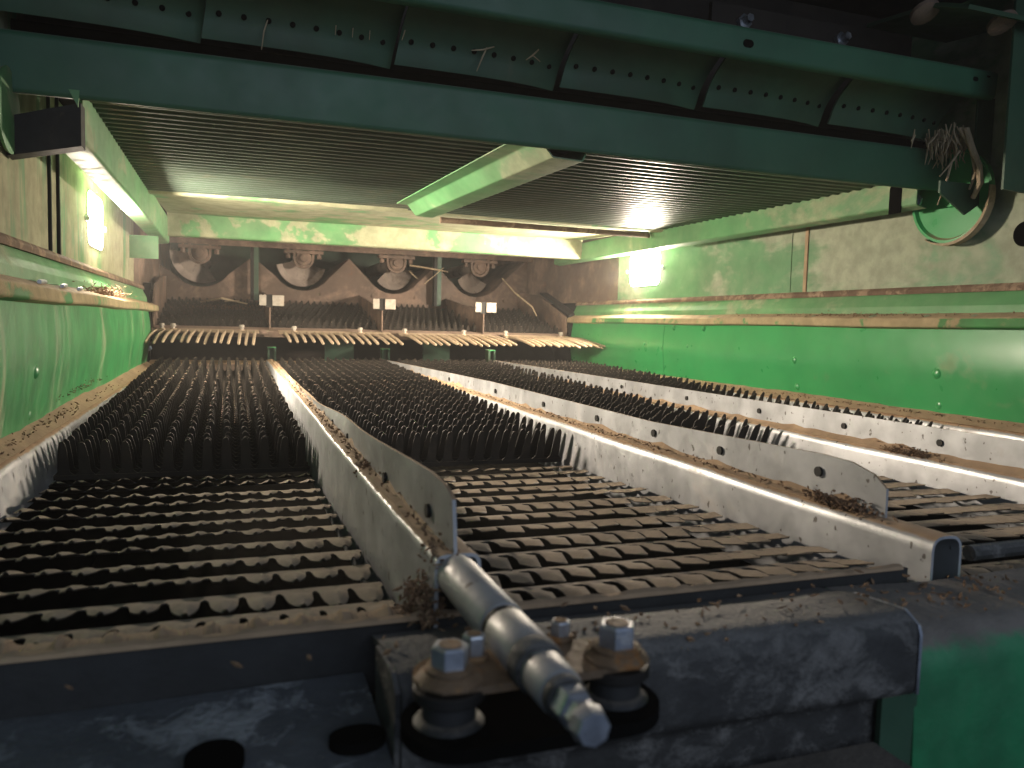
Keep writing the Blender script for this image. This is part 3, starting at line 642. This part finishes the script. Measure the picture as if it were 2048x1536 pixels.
for i_ in range(161):
    x = -.6+1.045*i_/160; h = .0010+.0022*random.random()
    rows.append([(x,.4145,-.1642),(x,.4150,-.1632+h*.5),(x,.4185,-.1632+h),(x,.4225,-.1636+h*.3),(x,.4225,-.1645),(x,.4145,-.1645)])
mb.loft(rows); at(mb, fr.location).build('lip_dust', M['dust'], fr)
mb = MB(); rows = []
for i_ in range(241):
    x = -.252+.353*i_/240; h = .0040*max(0, math.sin((x+.205)*2*PI/.0236))**2+.0022*random.random()-.0012
    rows.append([(x,.4235,-.172),(x,.4240,-.1662+h*.3),(x,.432,-.1652+h),(x,.442,-.1665+h*.8),(x,.448,-.1690),(x,.448,-.1730)])
mb.loft(rows); at(mb, fr.location).build('dust_ridge', M['dust'], fr)
cp = thing('rod_clamp', 'rusty clamp plate under the adjuster rod with washers and spacers', 'clamp', (.12, .31, -.16))
mb = MB(); mb.loft([[(.124+p[0], .306+p[1], z) for p in rrect(.116, .05, .024, 8)] for z in (-.1715,-.1655)]); at(mb, cp.location).build('base_plate', M['pit'], cp)  # near-black colour paints the shadow in the cavity between the bolts
mb = MB(); mb.loft([[(.124+p[0], .312+p[1], z) for p in rrect(.104, .034, .0165, 8)] for z in (-.151,-.1475)]); at(mb, cp.location).build('top_plate', M['rusty'], cp)
for x in (.0855,.1625):
    y = .305
    mb = MB(); mb.lathe((x,y,-.1650),(0,0,1),[(0,.0150),(.0015,.0135),(.0025,.0115),(.0105,.0115)],20); at(mb, cp.location).build('spacer', M['frame_dark'], cp)
    mb = MB(); mb.lathe((x,y,-.1545),(0,0,1),[(0,.0145),(.0008,.0152),(.0045,.0152),(.005,.0145)],24); at(mb, cp.location).build('rubber_ring', M['black'], cp)
    mb = MB(); mb.lathe((x,y,-.1473),(0,0,1),[(0,.0150),(.0010,.0150),(.0022,.0135),(.0040,.0110)],9); at(mb, cp.location).build('washer', M['rusty'], cp)
def hexbolt(x, y, z, r, h, label):
    t = thing('hex_bolt', label, 'bolt', (x, y, z), 'hex bolts on the rod clamp')
    mb = MB(); mb.lathe((0,0,0),(0,0,1),[(0,r*1.32),(.0012,r*1.32),(.0020,r*1.1)],20); mb.build('flange', M['rusty'], t)
    mb = MB(); mb.lathe((0,0,.0021),(0,0,1),[(0,r*1.02),(h*.9,r*1.02),(h,r*.9)],6, .25); mb.build('head', M['zinc'], t)
    mb = MB(); mb.lathe((0,0,.0022+h),(0,0,1),[(0,r*.62),(.0003,r*.62)],16); mb.build('recess', M['rusty'], t)
hexbolt(.0855,.305,-.1432,.0078,.0085,'large hex bolt on the rusty washer left of the rod')
hexbolt(.1625,.305,-.1432,.0085,.0095,'large hex bolt on the clamp right of the rod')
hexbolt(.1010,.322,-.1470,.0052,.0085,'small hex bolt squeezed between the left bolt and the rod')
hexbolt(.1465,.331,-.1470,.0048,.0065,'small dusty hex bolt behind the large right bolt')
# right outer corner
rc = thing('outer_corner_panel', 'green corner panel with a dusty top at the bottom right', 'panel', (.45, .38, -.2))
mb = MB(); sheet(mb, [(.4135,-.1720),(.385,-.1715),(.350,-.1760),(.338,-.190),(.330,-.40)], .003, 0, lin(.3765, .80, 14), lambda x, y, z: (x, y-.02*(x-.376), z+.0015*math.sin(x*33+y*50)), .02)
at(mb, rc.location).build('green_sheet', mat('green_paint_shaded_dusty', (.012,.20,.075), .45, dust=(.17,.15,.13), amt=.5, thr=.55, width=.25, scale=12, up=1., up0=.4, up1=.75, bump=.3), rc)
mb = MB(); mb.box((.352,.337,-.40),(.3785,.3405,-.2085)); at(mb, rc.location).build('side_strip', M['green_dark'], rc)
mb = MB(); mb.tube([(.515,.422,-.160),(.60,.421,-.159),(.80,.42,-.158)], .006, 10); at(mb, rc.location).build('rolled_edge', M['frame'], rc)
# ================================================================== loose chaff
def clump(label, c, s, n, seed, nm='chaff_clump'):
    random.seed(seed); mb = MB()
    for k in range(int(n*2.4)):
        p = Vector((c[0]+random.gauss(0,s[0]), c[1]+random.gauss(0,s[1]), c[2]+abs(random.gauss(0,s[2]))))
        if nm == 'husk_scatter' and 'ridge' in label and p.y < .44: continue
        d = Vector((random.uniform(-1,1),random.uniform(-1,1),random.uniform(-.6,.6))).normalized(); l = random.uniform(.0008,.0034)
        mb.tube([p-d*l, p, p+d*l], [.0004,random.uniform(.0006,.0016),.0003], 4)
    return tag(mb.build(nm, M['chaff']), label, 'chaff', kind='stuff')
clump('brown chaff heap on the left wall ledge below the left lamp', (-.225,1.72,.037), (.008,.09,.007), 420, 1)
clump('chaff specks stuck above the dust of the left rail', (-.243,1.55,-.128), (.004,.12,.006), 90, 2)
clump('chaff caught beside the near end of the leftmost divider plate', (.116,.43,-.138), (.004,.010,.004), 120, 3)
clump('chaff plug where the leftmost divider meets the end frame', (.103,.428,-.168), (.005,.008,.009), 260, 4)
clump('chaff heap at the near end of the middle divider plate', (.484,.52,-.146), (.004,.016,.004), 160, 5)
clump('dark chaff pieces on the right wall ledge', (1.222,1.35,.036), (.006,.14,.003), 120, 6)
clump('dark dried leaf bits lying on the leftmost divider ridge', (.112,.70,-.139), (.003,.008,.006), 70, 7)
clump('chaff bank against the rightmost divider plate', (.855,.80,-.160), (.004,.02,.004), 140, 8)
clump('rotted chaff lying at the back of the leftmost upper sieve', (.0,3.15,.03), (.07,.06,.008), 260, 9)
clump('sparse husks along the dusty rail under the left wall', (-.232,1.0,-.146), (.009,.42,.002), 130, 21, 'husk_scatter')
clump('sparse husks along the dusty rail under the right wall', (1.222,1.3,-.146), (.009,.5,.002), 160, 22, 'husk_scatter')
clump('husks sprinkled over the top of the foreground frame', (.25,.37,-.160), (.11,.016,.0005), 35, 23, 'husk_scatter')
clump('husks sprinkled over the dusty corner by the green panel', (.46,.385,-.171), (.05,.015,.001), 40, 24, 'husk_scatter')
clump('husks lying on the top of the middle divider ridge', (.481,.95,-.1435), (.003,.35,.002), 70, 25, 'husk_scatter')
clump('husks lying on the top of the leftmost divider ridge', (.112,.9,-.1275), (.003,.35,.002), 60, 26, 'husk_scatter')
# unique labels for the knobs
ks = sorted([o for o in COL.objects if o.name.startswith('white_knob')], key=lambda o: o.location.x)
kl = ['leftmost white knob, at the wall end of the comb edge','second white knob from the left, close beside the leftmost','white knob near the right end of the leftmost comb','white knob at the left of the second comb','white knob at the right of the second comb','white knob at the left of the third comb','white knob at the right of the third comb','white knob at the left of the rightmost comb','rightmost white knob, near the right wall']
for o, l in zip(ks, kl): o['label'] = l

hz = MB(); hz.box((-1.3,-2.4,-.9),(2.3,4.1,1.6))  # air volume added to imitate lens glow and lift the blacks
hm = bpy.data.materials.new('dusty_air_glow'); hm.use_nodes = True; nt = hm.node_tree; nt.nodes.clear()
pv = nt.nodes.new('ShaderNodeVolumePrincipled'); pv.inputs['Color'].default_value = (.85,.85,.82,1); pv.inputs['Density'].default_value = .014; pv.inputs['Anisotropy'].default_value = .3
ou = nt.nodes.new('ShaderNodeOutputMaterial'); nt.links.new(pv.outputs[0], ou.inputs['Volume'])
tag(hz.build('haze', hm, smooth=False), 'thin dusty air added to imitate the lens glow around the lamps', 'haze', kind='stuff')
